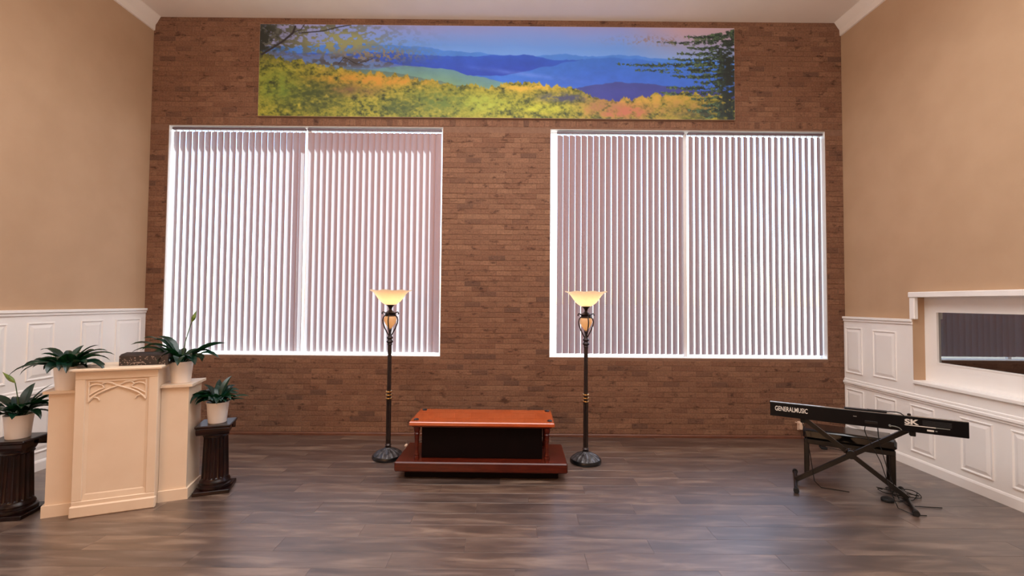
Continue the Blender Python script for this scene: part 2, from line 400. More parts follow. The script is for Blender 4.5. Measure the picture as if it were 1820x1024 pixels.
# wainscot
def panel_mesh(w, h):
    m_ = MB(); rings = [(0,0), (.004,.010), (.012,.009), (.020,.002), (.026,.002), (.052,.009)]
    vs = []; fs = []
    for ins, d in rings:
        vs += [(d, ins, ins), (d, w-ins, ins), (d, w-ins, h-ins), (d, ins, h-ins)]
    for k in range(len(rings)-1):
        for i_ in range(4):
            j_ = (i_+1) % 4; fs.append((k*4+i_, k*4+j_, k*4+4+j_, k*4+4+i_))
    n_ = len(rings)*4; fs.append((n_-4, n_-3, n_-2, n_-1))
    m_.add(vs, fs); return m_.mesh('panel', MT['white'])
WT = .022
def wains(wall, X, sx, ztop, pans, gap=None, railz=.70):
    def P(x0, x1, y0, y1, z0, z1, name, b=.004):
        a, c = sorted((X+sx*x0, X+sx*x1)); return MB().cbox(a, c, y0, y1, z0, z1, b).build(name, MT['white'], wall)
    y0, y1 = YB+.01, D-.008
    P(-.002, WT, y0, y1, .06, railz, 'wainscot_board', .002)
    if gap: 
        P(-.002, WT, gap[1], y1, railz, ztop-.03, 'wainscot_board', .002); P(-.002, WT, y0, gap[0], railz, ztop-.03, 'wainscot_board', .002)
        P(-.002, WT, gap[0], gap[1], railz, gap[2], 'wainscot_board', .002)
        P(-.002, .045, gap[1]-.0, y1, ztop-.028, ztop, 'cap_rail'); P(-.002, .034, gap[1]-.0, y1, ztop-.055, ztop-.028, 'cap_moulding')
        P(-.002, .045, y0, gap[0], ztop-.028, ztop, 'cap_rail')
    else:
        P(-.002, WT, y0, y1, railz, ztop-.03, 'wainscot_board', .002)
        P(-.002, .045, y0, y1, ztop-.028, ztop, 'cap_rail'); P(-.002, .034, y0, y1, ztop-.055, ztop-.028, 'cap_moulding')
    P(-.002, .046, y0, y1, railz, railz+.034, 'chair_rail', .008); P(-.002, .034, y0, y1, railz-.022, railz, 'chair_rail', .006); P(-.002, .032, y0, y1, railz+.034, railz+.058, 'chair_rail', .006)
    cache = {}
    for (ya, yb, za, zb) in pans:
        k = (round(yb-ya, 3), round(zb-za, 3))
        if k not in cache: cache[k] = panel_mesh(*k)
        o = link('panel', cache[k], wall)
        o.location = (X+sx*WT, ya if sx > 0 else yb, za); 
        if sx < 0: o.rotation_euler = (0, 0, PI)
    nm = 'baseboard_left' if sx > 0 else 'baseboard_right'
    prof = [(X-sx*.001, 0), (X+sx*.034, 0), (X+sx*.034, .078), (X+sx*.028, .092), (X+sx*.022, .098), (X-sx*.001, .098)]
    m_ = MB(); m_.prism(prof, 1, y0, y1); struct(nm, m_, MT['white'])
lp = []
for ya, yb in ((5.0,5.34),(4.60,4.85),(4.09,4.34),(3.68,3.93),(3.26,3.51),(2.84,3.09),(2.42,2.67),(2.0,2.25)):
    lp += [(ya, yb, .845, 1.375), (ya, yb, .17, .62)]
wains(wall_left, XL, 1, 1.493, lp, railz=.715)
rp_ = [(5.13,5.385,.80,1.335), (4.675,4.982,.815,1.325)]
for ya, yb in ((5.12,5.385),(4.69,4.965),(4.27,4.53),(3.755,4.03),(3.34,3.62),(2.92,3.2),(2.5,2.78),(2.08,2.36)): rp_.append((ya, yb, .155, .615))
wains(wall_right, XR, -1, 1.462, rp_, gap=(NI0, NI1, NZ0-.038), railz=.672)
# recessed interior window in the right wall
mb = MB(); xg = XR+RD
G0, G1, GZ0, GZ1 = 2.75, 4.352, 1.040, 1.545
mb.box(xg-.0, xg+.03, G1, NI1-.001, NZ0-.03, NZ1).box(xg, xg+.03, NI0+.001, G0, NZ0-.03, NZ1).box(xg, xg+.03, G0, G1, NZ0-.03, GZ0).box(xg, xg+.03, G0, G1, GZ1, NZ1)
win3 = struct('window_3', mb, MT['white'])
MB().box(XR-.03, xg, NI1-.006, NI1, NZ0, NZ1).build('jamb', MT['wall'], win3)
MB().box(XR-.03, xg, NI0, NI0+.006, NZ0, NZ1).build('jamb', MT['wall'], win3)
MB().box(XR-.0, xg, NI0, NI1, NZ1-.006, NZ1).build('head', MT['white'], win3)
MB().cbox(XR-.045, xg+.001, NI0-.03, NI1+.0, NZ0-.036, NZ0, .006).build('sill', MT['white'], win3)
for a in ((G1-.012, G1, GZ0, GZ1), (G0, G0+.012, GZ0, GZ1)): MB().box(xg-.004, xg+.028, *a).build('glazing_bead', MT['white'], win3)
for a in ((G0+.012, G1-.012, GZ0, GZ0+.012), (G0+.012, G1-.012, GZ1-.012, GZ1)): MB().box(xg-.004, xg+.028, *a).build('glazing_bead', MT['white'], win3)
MB().box(xg+.016, xg+.020, G0+.01, G1-.01, GZ0+.01, GZ1-.01).build('pane', mat('dark_pane', (5,6,8), .02, spec=1, coat=1), win3)
bpy.data.materials['dark_pane'].node_tree.nodes['Principled BSDF'].inputs['IOR'].default_value = 2.0
# head casing with a short return on its far side
MB().cbox(XR-.05, XR+.0, NI0-.02, NI1+.028, NZ1-.012, NZ1+.042, .006).build('head_casing', MT['white'], win3)
MB().cbox(XR-.042, XR+.0, NI1-.035, NI1+.024, 1.462, NZ1-.012, .006).build('casing_leg', MT['white'], win3)

# exterior windows: frame, panes, sill
PANE = glass('window_glass', (.97, .985, .98))
def ext_window(name, w, mull):
    x0, x1, z0, z1 = w; m_ = MB(); t = .012; ya, yb = D+.100, D+.130
    m_.box(x0, x0+t, ya, yb, z0, z1).box(x1-t, x1, ya, yb, z0, z1).box(x0+t, x1-t, ya, yb, z0, z0+t).box(x0+t, x1-t, ya, yb, z1-t, z1)
    o = struct(name, m_, MT['frame']); xs = [x0+t] + mull + [x1-t]
    for x in mull: MB().box(x-.022, x+.022, ya, yb, z0+t, z1-t).build('mullion', MT['frame'], o)
    for a, b in zip(xs[:-1], xs[1:]):
        for c, d in ((z0+t, z1-t),):
            MB().box(a, b, D+.113, D+.117, c, d).build('pane', PANE, o)
    MB().cbox(x0, x1, D+.003, D+.100, z0-.002, z0+.010, .003).build('sill', MT['frame'], o)
    for x in (x0, x1-.006): MB().box(x, x+.006, D+.006, D+.100, z0+.010, z1-.006).build('jamb_liner', MT['frame'], o)
    MB().box(x0, x1, D+.006, D+.100, z1-.006, z1).build('head_liner', MT['frame'], o)
ext_window('window_1', WA, [WA[0]+(WA[1]-WA[0])/2]); ext_window('window_2', WB, [WB[0]+(WB[1]-WB[0])/2])
# outdoors: ground, hedge, added unseen slab shading the right window from the sun
mb = MB().box(-1500, 1500, D+T, 2500, -.35, -.15); tag(mb.build('ground', mat('paving', (100,98,92), .9, (90,88,84), .8)), kind='structure')
aw = thing('sun_blocker', 'unseen pale flat slab added outside to shade the right hand window', 'sun_blocker', (2.75, D+T, 4.60))
MB().cbox(-1.75, 3.2, 0, 1.15, 0, .08, .01).build('blocker_slab', MT['frame'], aw)
for x in (-1.5, 2.9): MB().beam((x, .02, .6), (x, 1.05, .08), .03, .03, (1,0,0)).build('blocker_rod', MT['frame'], aw)

# ------------------------------------------------------------------ vertical blinds
SLAT = mat('blind_vinyl', (138,84,62), .45, (144,90,68), 2, translucent=((222,234,242), .115), stretch=(1,1,.2))
def slat_mesh(h, w=.089):
    n_, k_ = 6, 2; vs = []; fs = []
    for j in range(k_+1):
        for i_ in range(n_+1):
            u = i_/n_*2-1; vs.append((u*w/2, -.007*(1-u*u), -h*j/k_))
    for j in range(k_):
        for i_ in range(n_): a = j*(n_+1)+i_; fs.append((a, a+1, a+n_+2, a+n_+1))
    # small clip tab on the top edge
    m_ = MB(); m_.add(vs, fs); return m_.mesh('slat', SLAT, True)
RAIL = mat('headrail', (96,80,88), .4, (104,88,96), 5)
def blind(x0, x1, zt, zb, th, label, sp=.0755, first=.04):
    t = thing('vertical_blind', label, 'blind', ((x0+x1)/2, D+.045, zt), 0, 'vertical blinds in the two big windows'); cx = (x0+x1)/2
    MB().cbox(x0-cx, x1-cx, -.022, .022, -.042, -.016, .004).build('headrail', RAIL, t)
    top = -.066; sm = slat_mesh(zt+top-zb)
    n_ = round((x1-x0-2*first)/sp)+1; sp = (x1-x0-2*first)/(n_-1)
    for i_ in range(n_):
        x = x0-cx+first+i_*sp
        o = link('slat', sm, t); o.location = (x, 0, top); o.rotation_euler = (0, 0, th+R(random.uniform(-1.6, 1.6)))
    m_ = MB()
    for i_ in range(n_):
        x = x0-cx+first+i_*sp; m_.box(x-.005, x+.005, -.004, .004, top-.004, -.042)
    tag(m_.build('carrier_clips', MT['frame'], t), kind='stuff')
    return t
xm = (WA[0]+WA[1])/2; TA = R(-15); TB = R(31)
blind(WA[0]+.022, -2.532, WA[3], WA[2]+.045, TA, 'white glowing vertical slat blind in left half of the left window', first=.044)
blind(-2.508, WA[1]-.020, WA[3], WA[2]+.045, TA, 'white glowing vertical slat blind in right half of the left window', first=.044)
blind(WB[0]+.085, 2.105, WB[3], WB[2]+.045, TB, 'grey mauve slat blind in left half of the right window, beside an open strip', first=.04)
blind(2.150, WB[1]-.012, WB[3], WB[2]+.045, TB, 'grey mauve slat blind in right half of the right window, near the corner', first=.04)

# ------------------------------------------------------------------ landscape mural (flat print on a thin board)
def vnoise(w, h, sx, sy, seed):
    r_ = np.random.default_rng(seed); gx, gy = int(w/sx)+3, int(h/sy)+3; g_ = r_.random((gy, gx))
    X = np.arange(w)/sx; Y = np.arange(h)/sy; xi = X.astype(int); yi = Y.astype(int)
    fx = X-xi; fy = Y-yi; fx = fx*fx*(3-2*fx); fy = fy*fy*(3-2*fy)
    a = g_[np.ix_(yi, xi)]; b = g_[np.ix_(yi, xi+1)]; c = g_[np.ix_(yi+1, xi)]; d = g_[np.ix_(yi+1, xi+1)]
    return (a*(1-fx)+b*fx)*(1-fy[:,None]) + (c*(1-fx)+d*fx)*fy[:,None]
def fbm(w, h, s, seed, asp=1.0, oct=4):
    o = 0; t = 0; a = 1
    for k in range(oct): o = o + a*vnoise(w, h, max(1.2, s*asp), max(1.2, s), seed+k*13); t += a; a *= .6; s /= 2
    return o/t
def mural():
    w, h = 1010, 200; Xp = np.arange(w)/(w-1)*840; Yp = np.arange(h)/(h-1)*168      # in pixels of the print, y downwards
    X, Y = np.meshgrid(Xp, Yp); img = np.zeros((h, w, 3))
    def C(c): return np.array(c, float)
    def mixc(mask, c):
        nonlocal img; m_ = np.clip(mask, 0, 1)[..., None]; img = img*(1-m_) + (c if isinstance(c, np.ndarray) and c.ndim == 3 else C(c))*m_
    def ramp(v, pts):
        xs = [p[0] for p in pts]; return np.stack([np.interp(v, xs, [p[1][k] for p in pts]) for k in range(3)], -1)
    n1 = fbm(w, h, 60, 1, 3); n2 = fbm(w, h, 9, 5, 1.4); n3 = fbm(w, h, 4, 9, 1.2, 3); n4 = fbm(w, h, 20, 21, 1.5); n5 = fbm(w, h, 6, 33, 1.6, 3)
    img = ramp(Y/60+ (n1-.5)*.35, [(0,(138,140,172)), (.3,(120,142,184)), (.65,(100,142,192)), (1,(110,156,204))])
    mixc(np.clip((X-640)/110, 0, 1)*np.clip(1-Y/75, 0, 1)*1.1, (176,146,140)); mixc(np.clip((170-X)/120, 0, 1)*.8, (140,134,150))
    def ridge(pts, c, c2=None, amp=1.5, seed=50, soft=1.2, cl=None):
        yy = np.interp(Xp, [p[0] for p in pts], [p[1] for p in pts]) + (vnoise(w, 1, 26, 1, seed)[0]-.5)*amp*2 + (vnoise(w, 1, 7, 1, seed+1)[0]-.5)*amp
        m_ = np.clip((Y-yy[None])/soft, 0, 1); dd = np.clip((Y-yy[None])/40, 0, 1)
        cc = C(c)*(1-dd[..., None]) + C(c2 or c)*dd[..., None]; cc = cc*(.93+.14*n4[..., None]); mixc(m_, cc); return yy
    ridge([(0,40),(210,34),(260,38),(330,44),(400,50),(470,56),(540,50),(580,54),(640,50),(700,56),(840,60)], (72,124,186), (60,110,176))
    ridge([(0,52),(240,50),(300,54),(380,56),(420,54),(470,52),(520,60),(580,58),(640,60),(700,70),(840,78)], (48,86,170), (40,66,152), seed=60)
    ridge([(430,90),(560,62),(600,56),(650,56),(700,62),(760,70),(840,76)], (58,108,178), (54,96,172), seed=64)
    mixc(np.clip(1-np.abs(Y-(82+.12*(X-420)))/6, 0, 1)*np.clip(1-np.abs(X-470)/130, 0, 1)*.5*n4*1.6, (120,140,196))
    ridge([(0,50),(100,54),(200,62),(230,70),(290,78),(400,100),(430,112),(840,150)], (82,100,150), (96,136,136), seed=70)
    ridge([(0,90),(180,84),(240,74),(290,74),(340,82),(400,96),(460,110),(840,140)], (92,132,130), (112,142,86), seed=74)
    ridge([(0,84),(190,80),(250,88),(330,104),(400,116),(840,150)], (86,108,92), (120,138,70), seed=78)
    ridge([(520,118),(590,106),(640,100),(700,104),(760,112),(840,118)], (58,66,120), (48,52,116), seed=80)
    # foliage in front
    fol = np.interp(Xp, [0,30,60,100,150,200,240,280,340,400,440,480,520,570,590,620,700,780,840], [46,60,66,70,82,88,92,98,108,112,106,104,108,114,128,136,124,120,126])
    fol = fol + (vnoise(w, 1, 9, 1, 90)[0]-.5)*9 + (vnoise(w, 1, 3, 1, 91)[0]-.5)*5
    base = ramp(n2*.55+n3*.45, [(.22,(34,42,16)), (.36,(78,80,24)), (.48,(124,120,32)), (.6,(152,138,38)), (.8,(180,162,64))])
    mixc(np.clip((Y-fol[None])/1.5, 0, 1), base)
    def patch(cx, cy, rx, ry, c, k, tex=n2):
        g_ = np.exp(-(((X-cx)/rx)**2+((Y-cy)/ry)**2)); mixc(np.clip(g_*k*(tex*2-.3), 0, 1)*np.clip((Y-fol[None]+2)/3, 0, 1), c)
    patch(200, 100, 110, 14, (190,132,40), 1.1); patch(170, 120, 40, 10, (120,84,50), 1.2, n4); patch(90, 130, 60, 30, (58,66,24), 1.2, n5); patch(30, 110, 40, 30, (104,128,40), .8)
    patch(320, 140, 60, 26, (88,104,40), .9, n5); patch(250, 150, 30, 14, (60,74,30), 1.1, n5); patch(400, 140, 50, 20, (150,160,50), .8); patch(470, 112, 70, 9, (200,158,50), 1)
    patch(540, 130, 40, 8, (60,62,80), 1.3, n5); patch(510, 150, 80, 8, (176,176,44), .9); patch(640, 152, 60, 18, (168,92,62), 1.3); patch(610, 142, 30, 12, (140,96,60), 1.1)
    patch(700, 132, 90, 12, (186,140,48), .9); patch(760, 146, 60, 16, (160,120,56), .9); patch(800, 158, 60, 10, (60,60,40), 1.2, n5)
    # upper left branches with leaves
    m_ = np.clip((n5-.42)*7, 0, 1)*np.exp(-(((X-60)/125)**2+((Y-18)/34)**2)*.9)*1.5; mixc(m_, (84,82,66))
    m_ = np.clip((n5-.40)*6, 0, 1)*np.exp(-(((X-140)/62)**2+((Y-30)/20)**2))*1.5; mixc(m_, (138,138,84))
    m_ = np.clip((n3-.42)*6, 0, 1)*np.exp(-(((X-200)/70)**2+((Y-54)/12)**2))*1.4; mixc(m_, (128,116,88))
    m_ = np.clip((n5-.46)*8, 0, 1)*np.exp(-(((X-160)/80)**2+((Y-68)/10)**2))*1.3; mixc(m_, (70,66,62))
    m_ = np.clip((n2-.36)*6, 0, 1)*np.exp(-(((X-0)/34)**2+((Y-26)/30)**2))*1.6; mixc(m_, (36,38,28))
    def branch(pts, wd, c=(38,32,30)):
        d = np.full(X.shape, 1e9)
        for (xa, ya), (xb, yb) in zip(pts[:-1], pts[1:]):
            t = np.clip(((X-xa)*(xb-xa)+(Y-ya)*(yb-ya))/((xb-xa)**2+(yb-ya)**2), 0, 1)
            d = np.minimum(d, np.hypot(X-xa-t*(xb-xa), Y-ya-t*(yb-ya)))
        mixc(np.clip((wd-d)/.8+.2, 0, 1), c)
    branch([(4,56),(22,44),(40,32),(58,16),(62,4)], 2.0); branch([(56,16),(72,10),(78,0)], 1.0); branch([(70,16),(110,12),(140,4),(160,0)], 1.2); branch([(140,72),(150,60),(172,72),(200,62)], .9)
    # conifer at the right
    cx = 800; con = np.zeros(X.shape); rr = np.random.default_rng(5)
    for k in range(15):
        y0 = 12+k*10.4; ln = 84+26*math.sin(k*2.1)+rr.uniform(-10, 16) - (26 if k == 0 else 0)
        if k in (5, 6): ln = 190-34*(k-5)
        if k > 11: ln *= .55
        t = (820-X)/ln; yc = y0+4*np.sin(t*3)+t*3
        con = np.maximum(con, np.where((t > -.5) & (t < 1), np.clip((6.4*(1-.75*np.clip(t,0,1))+ (n3-.5)*9 - np.abs(Y-yc))/1.5, 0, 1), 0))
    con *= np.clip((n5-.30)*9, 0, 1)
    mixc(con, ramp(n3, [(.25,(20,26,24)), (.5,(38,54,40)), (.75,(84,104,62))]))
    mixc(np.clip((X-806)/20, 0, 1)*np.clip((Y-8)/30, 0, 1)*np.clip((n5-.2)*3, 0, 1), (30,38,32))
    mixc(np.clip((n3-.5)*5, 0, 1)*np.exp(-(((X-700)/60)**2+((Y-24)/8)**2))*.9, (140,112,92))
    return np.clip(img, 0, 255)
img = mural(); hh, ww = img.shape[:2]
mt = thing('landscape_mural', 'wide autumn mountain landscape print mounted high on brick above both windows', 'picture', (0, D, MUR[2]))
xs = np.linspace(MUR[0]+.004, MUR[1]-.004, ww); zs = np.linspace(MUR[3]-MUR[2]-.004, .004, hh)
VX, VZ = np.meshgrid(xs, zs); co = np.stack([VX, np.full_like(VX, -.0345), VZ], -1).reshape(-1, 3).astype(np.float32)
ii = (np.arange(hh-1)[:, None]*ww + np.arange(ww-1)[None]).ravel(); quads = np.stack([ii, ii+ww, ii+ww+1, ii+1], -1).astype(np.int32)
me = bpy.data.meshes.new('print'); me.vertices.add(len(co)); me.vertices.foreach_set('co', co.ravel())
me.loops.add(quads.size); me.loops.foreach_set('vertex_index', quads.ravel()); me.polygons.add(len(quads))
me.polygons.foreach_set('loop_start', np.arange(0, quads.size, 4, dtype=np.int32)); me.update(calc_edges=True)
ca = me.color_attributes.new('ink', 'FLOAT_COLOR', 'POINT')
ca.data.foreach_set('color', np.concatenate([lin(img.reshape(-1, 3)), np.ones((hh*ww, 1))], 1).astype(np.float32).ravel())
im = bpy.data.materials.new('mural_print'); im.use_nodes = True; nt = im.node_tree; an = nt.nodes.new('ShaderNodeAttribute'); an.attribute_name = 'ink'
gn = nt.nodes.new('ShaderNodeMix'); gn.data_type = 'RGBA'; gn.blend_type = 'MULTIPLY'; gn.inputs[0].default_value = 1; gn.inputs[7].default_value = (1.18, 1.30, 1.75, 1)
nt.links.new(an.outputs['Color'], gn.inputs[6]); nt.links.new(gn.outputs[2], nt.nodes['Principled BSDF'].inputs['Base Color']); nt.nodes['Principled BSDF'].inputs['Roughness'].default_value = .6
me.materials.append(im); link('print', me, mt)
MB().box(MUR[0], MUR[1], -.034, -.006, 0, MUR[3]-MUR[2]).build('backing_board', mat('board_edge', (150,120,100), .6), mt)

# ------------------------------------------------------------------ floor lamps
SHADE = mat('amber_glass', (226,190,150), .35, (214,174,132), 14, translucent=((255,226,184), .45))
SMALL = mat('amber_small_glass', (240,212,184), .3, (236,200,164), 20, translucent=((255,226,190), .6))
BULB = emit('bulb_glow', (255,206,150), 2.6); BULB2 = emit('bulb_glow_small', (255,206,140), 4)
def lathe_part(name, prof, m_, t, n=32, flute=None, smooth=True): return MB().lathe(prof, n, flute).build(name, m_, t, smooth)
def make_lamp():
    t = thing('floor_lamp', '', 'lamp', (0,0,0), 0, 'pair of lit torchiere floor lamps')
    lathe_part('base_ring', [(.150,0),(.156,.010),(.156,.028),(.148,.040),(.120,.042)], MT['black'], t, 48)
    lathe_part('base_dome', [(.146,.040,0),(.136,.052,.012),(.100,.076,.014),(.062,.092,.010),(.034,.102,.003),(.026,.112,0)], MT['silver'], t, 96, 16)
    lathe_part('foot_collar', [(.020,.104),(.030,.108),(.032,.116),(.022,.122),(.026,.128),(.034,.132),(.026,.140),(.020,.150)], MT['iron'], t)
    lathe_part('pole', [(.0245,.148,.004),(.0245,.600,.004)], MT['iron'], t, 48, 12)
    for z_ in (.606, .640, .674): lathe_part('ring', [(.024,z_-.010),(.034,z_-.006),(.036,z_),(.034,z_+.006),(.024,z_+.010)], MT['gold'], t)
    lathe_part('pole', [(.0205,.600,.003),(.0195,1.150,.003)], MT['iron'], t, 48, 12)
    lathe_part('pole_collar', [(.020,1.145),(.026,1.155),(.022,1.165),(.036,1.185),(.026,1.196),(.020,1.205),(.034,1.224),(.022,1.238),(.012,1.250),(.008,1.275)], MT['iron'], t)
    for s_ in (1, -1):
        for ax in (0, 1):
            pts = [(0.012,1.245),(.030,1.275),(.056,1.325),(.074,1.375),(.078,1.405),(.070,1.435),(.052,1.456),(.046,1.468),(.058,1.484),(.078,1.488),(.086,1.476),(.080,1.466)]
            P3 = [((s_*a, 0, b) if ax == 0 else (0, s_*a, b)) for a, b in pts]
            MB().tube(P3, .0062, 8).build('scroll_arm', MT['iron'], t, True)
    lathe_part('finial', [(.004,1.272),(.012,1.282),(.006,1.290),(.018,1.302),(.014,1.312),(.006,1.318)], MT['iron'], t, 20)
    sg = lathe_part('small_globe', [(.012,1.316),(.022,1.330),(.042,1.358),(.060,1.392),(.064,1.414),(.058,1.436),(.048,1.446)], SMALL, t, 32)
    lathe_part('bulb', [(.002,1.366),(.014,1.374),(.019,1.392),(.014,1.410),(.006,1.420)], BULB2, sg, 16)
    lathe_part('urn', [(.050,1.444),(.058,1.450),(.056,1.458),(.044,1.462),(.050,1.474),(.062,1.480),(.040,1.490),(.022,1.502),(.014,1.516),(.020,1.536),(.034,1.552),(.044,1.560),(.046,1.566),(.020,1.570)], MT['iron'], t)
    sh = MB(); vs = []; fs = []; n_ = 64
    prof = [(.046,1.562),(.066,1.572),(.098,1.596),(.128,1.632),(.152,1.668),(.176,1.695),(.200,1.708),(.214,1.712)]
    for i_ in range(n_):
        a = 2*PI*i_/n_
        for r_, z_ in prof:
            k = max(0, (r_-.15)/.064); vs.append(((r_+.004*k*math.cos(8*a))*math.cos(a), (r_+.004*k*math.cos(8*a))*math.sin(a), z_+.004*k*math.cos(8*a)))
    m_ = len(prof)
    for i_ in range(n_):
        for j in range(m_-1): a, b = i_*m_+j, ((i_+1) % n_)*m_+j; fs.append((a, b, b+1, a+1))
    sh.add(vs, fs); sh = sh.build('lamp_shade', SHADE, t, True)
    lathe_part('bulb', [(.004,1.575),(.022,1.585),(.032,1.606),(.026,1.630),(.004,1.642)], BULB, sh, 20)
    return t
def plamp(loc, e, c, r_): lamp('POINT', 'bulb_light', loc, e, c, shadow_soft_size=r_)
lampL = make_lamp(); lampL.location = (-1.246, 4.655, 0); lampL['label'] = 'lit bronze torchiere lamp at the left end of the low cherry stand'
lampR = copy_tree(lampL); lampR.location = (.762, 4.575, 0); lampR.rotation_euler = (0, 0, R(9)); lampR['label'] = 'lit bronze torchiere lamp at the right end of the low cherry stand'
for x_, y_ in ((-1.246, 4.655), (.762, 4.575)):
    plamp((x_, y_, 1.668), 2, (1, .68, .42), .03)

# ------------------------------------------------------------------ low cherry stand
st = thing('display_stand', 'low glossy cherry wood stand with turned legs on a wide base', 'stand', (-.256, 4.36, 0), R(-.9))
MB().cbox(-.70, .70, -.215, .24, 0, .072, .004).build('plinth', MT['darkwood'], st)
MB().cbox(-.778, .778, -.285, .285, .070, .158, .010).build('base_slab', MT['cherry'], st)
MB().cbox(-.666, .666, -.225, .285, .462, .500, .007).build('tabletop', MT['cherry_top_lit'], st)
MB().cbox(-.640, .640, -.200, .262, .446, .463, .003).build('apron', MT['cherry'], st)
MB().cbox(-.558, .556, -.165, .225, .157, .447, .006).build('center_box', MT['darkwood'], st)
prof = [(.024,.157),(.024,.180),(.020,.188),(.024,.196),(.019,.206),(.016,.225),(.018,.290),(.021,.350),(.022,.375),(.027,.388),(.021,.396),(.026,.408),(.030,.430),(.030,.448)]
for x_ in (-.598, .598):
    for y_ in (-.185, .225): MB().lathe(prof, 24, cx=x_, cy=y_).build('leg', MT['cherry'], st, True)
for x_ in (-.615, .625):
    for y_ in (-.145, .235): MB().lathe([(.024,.500),(.024,.506),(.018,.510),(.004,.511)], 20, cx=x_, cy=y_).build('corner_pin', MT['black'], st, True)

# ------------------------------------------------------------------ pulpit
PU = thing('pulpit', 'cream painted wooden pulpit with carved tracery panel and lower side wings', 'pulpit', (-2.964, 3.4225, 0), R(22.8))
def pb(name, x0, x1, y0, y1, z0, z1, b=.004, par=PU, m_=None): return MB().cbox(x0, x1, y0, y1, z0, z1, b).build(name, m_ or MT['pulpit'], par)
CW, DP = .249, .345
pb('center_body', -CW+.004, CW-.004, .018, DP, 0, 1.060)
pb('stile', -CW, -CW+.060, .004, .020, .115, 1.000); pb('stile', CW-.060, CW, .004, .020, .115, 1.000)
pb('top_rail', -CW, CW, .004, .020, 1.000, 1.060, .003); pb('bottom_rail', -CW, CW, .002, .020, .0, .115, .004)
pb('center_base', -CW-.008, CW+.008, -.010, .022, 0, .085, .008)
# inner moulding of the front panel
for a in ((-CW+.060, -CW+.078, .115, 1.0), (CW-.078, CW-.060, .115, 1.0)): MB().prism([(a[0], .019), (a[0], .012 if a[0] < 0 else .017), (a[1], .017 if a[0] < 0 else .012), (a[1], .019)], 2, a[2], a[3]).build('panel_bead', MT['pulpit'], PU)
MB().prism([(.019,.115),(.010,.115),(.014,.155),(.019,.165)], 0, -CW+.060, CW-.060).build('panel_bead', MT['pulpit'], PU)
pb('center_top', -CW-.030, CW+.030, -.030, DP+.02, 1.060, 1.084, .007)
for s_ in (-1, 1):
    for nm, u0, u1, v0, v1, z0, z1 in (('side_wing', .430, .462, .096, .360, 0, .897), ('wing_base', .444, .476, .080, .370, 0, .085), ('wing_top', .456, .490, .072, .385, .897, .917)):
        MB().prism([(s_*(CW-.002), v0), (s_*u0, v0), (s_*u1, v1), (s_*(CW-.002), v1)], 2, z0, z1).build(nm, MT['pulpit'], PU)
# carved tracery: raised pointed arches and ribs
tr = MB()
def rib(pts, r_=.0065): tr.tube([(p[0], .0125, p[1]) for p in pts], r_, 6)
def arc(cx, cz, rx, rz, a0, a1, n=12): return [(cx+rx*math.cos(R(a0+(a1-a0)*k/n)), cz+rz*math.sin(R(a0+(a1-a0)*k/n))) for k in range(n+1)]
x0 = .172
rib([(-x0,.985),(x0,.985)]); rib([(-x0,.985),(-x0,.845)]); rib([(x0,.985),(x0,.845)])
for s_ in (-1, 1):
    rib([(s_*p[0], p[1]) for p in [(0,.945),(.04,.930),(.09,.908),(.125,.888),(.152,.862),(x0,.835)]], .008)
    rib([(s_*p[0], p[1]) for p in [(0,.945),(-.03,.962),(-.06,.972),(-.10,.978),(-.13,.985)]], .006)
    rib([(s_*p[0], p[1]) for p in arc(.128, .932, .044, .030, 0, 180)], .006); rib([(s_*p[0], p[1]) for p in arc(.060, .955, .034, .020, 0, 180)], .006)
    rib([(s_*p[0], p[1]) for p in arc(.140, .842, .030, .024, 0, 180)], .006); rib([(s_*p[0], p[1]) for p in [(.084,.932),(.12,.916),(x0,.880)]], .006)
tr.build('carved_tracery', MT['pulpit'], PU, True)

# mottled case lying on the pulpit
cs = thing('storage_case', 'dark mottled box lying on top of the cream pulpit between two plants', 'box', (-2.900, 3.610, 1.084), R(20))
m_ = MB(); m_.prism([(-.075,0),(.075,0),(.075,.080),(.055,.092),(-.045,.086),(-.075,.074)], 0, -.150, .165); m_.build('body', MT['case'], cs)
m_ = MB()
for k in range(60):
    x_, z_ = random.uniform(-.145, .145), random.uniform(.006, .068); r_ = random.uniform(.002, .0055)
    m_.add([(x_+r_*random.uniform(.6,1.5)*math.cos(a*PI/3), -.0757, z_+r_*math.sin(a*PI/3)) for a in range(6)], [tuple(range(6))])
m_.build('pale_flecks', MT['speck'], cs)
MB().tube([(-.03+.05*math.cos(R(a)), -.075, .006+.018*math.sin(R(a))) for a in range(0, 181, 15)], .0025, 6).build('handle', MT['speck'], cs, True)

# ------------------------------------------------------------------ pedestals
def make_pedestal():
    t = thing('pedestal', '', 'pedestal', (0,0,0), 0, 'brown fluted column pedestals beside the pulpit')
    s_ = .132
    MB().cbox(-s_, s_, -s_, s_, 0, .030, .004).build('base_slab', MT['marble'], t)
    MB().lathe([(.122,.029),(.126,.040),(.122,.056),(.110,.062),(.108,.070),(.112,.080),(.106,.094),(.098,.102),(.096,.112)], 48).build('base_moulding', MT['marble'], t, True)
    MB().lathe([(.098,.110,0),(.098,.118,.010),(.088,.440,.010),(.088,.452,0)], 160, 20).build('fluted_shaft', MT['marble'], t, True)
    MB().lathe([(.088,.450),(.096,.456),(.092,.466),(.100,.480),(.108,.496),(.108,.512)], 48).build('neck_ring', MT['marble'], t, True)
    for y_ in (-1, 1):   # scrolled cushion of the capital
        MB().prism([(y_*a, b) for a, b in ((.02,.545),(.118,.545),(.126,.535),(.128,.515),(.122,.494),(.108,.482),(.092,.486),(.084,.500),(.02,.508))], 0, -.118, .118).build('scroll', MT['marble'], t)
    MB().cbox(-.128, .128, -.128, .128, .540, .562, .006).build('cap_slab', MT['marble'], t)
    return t
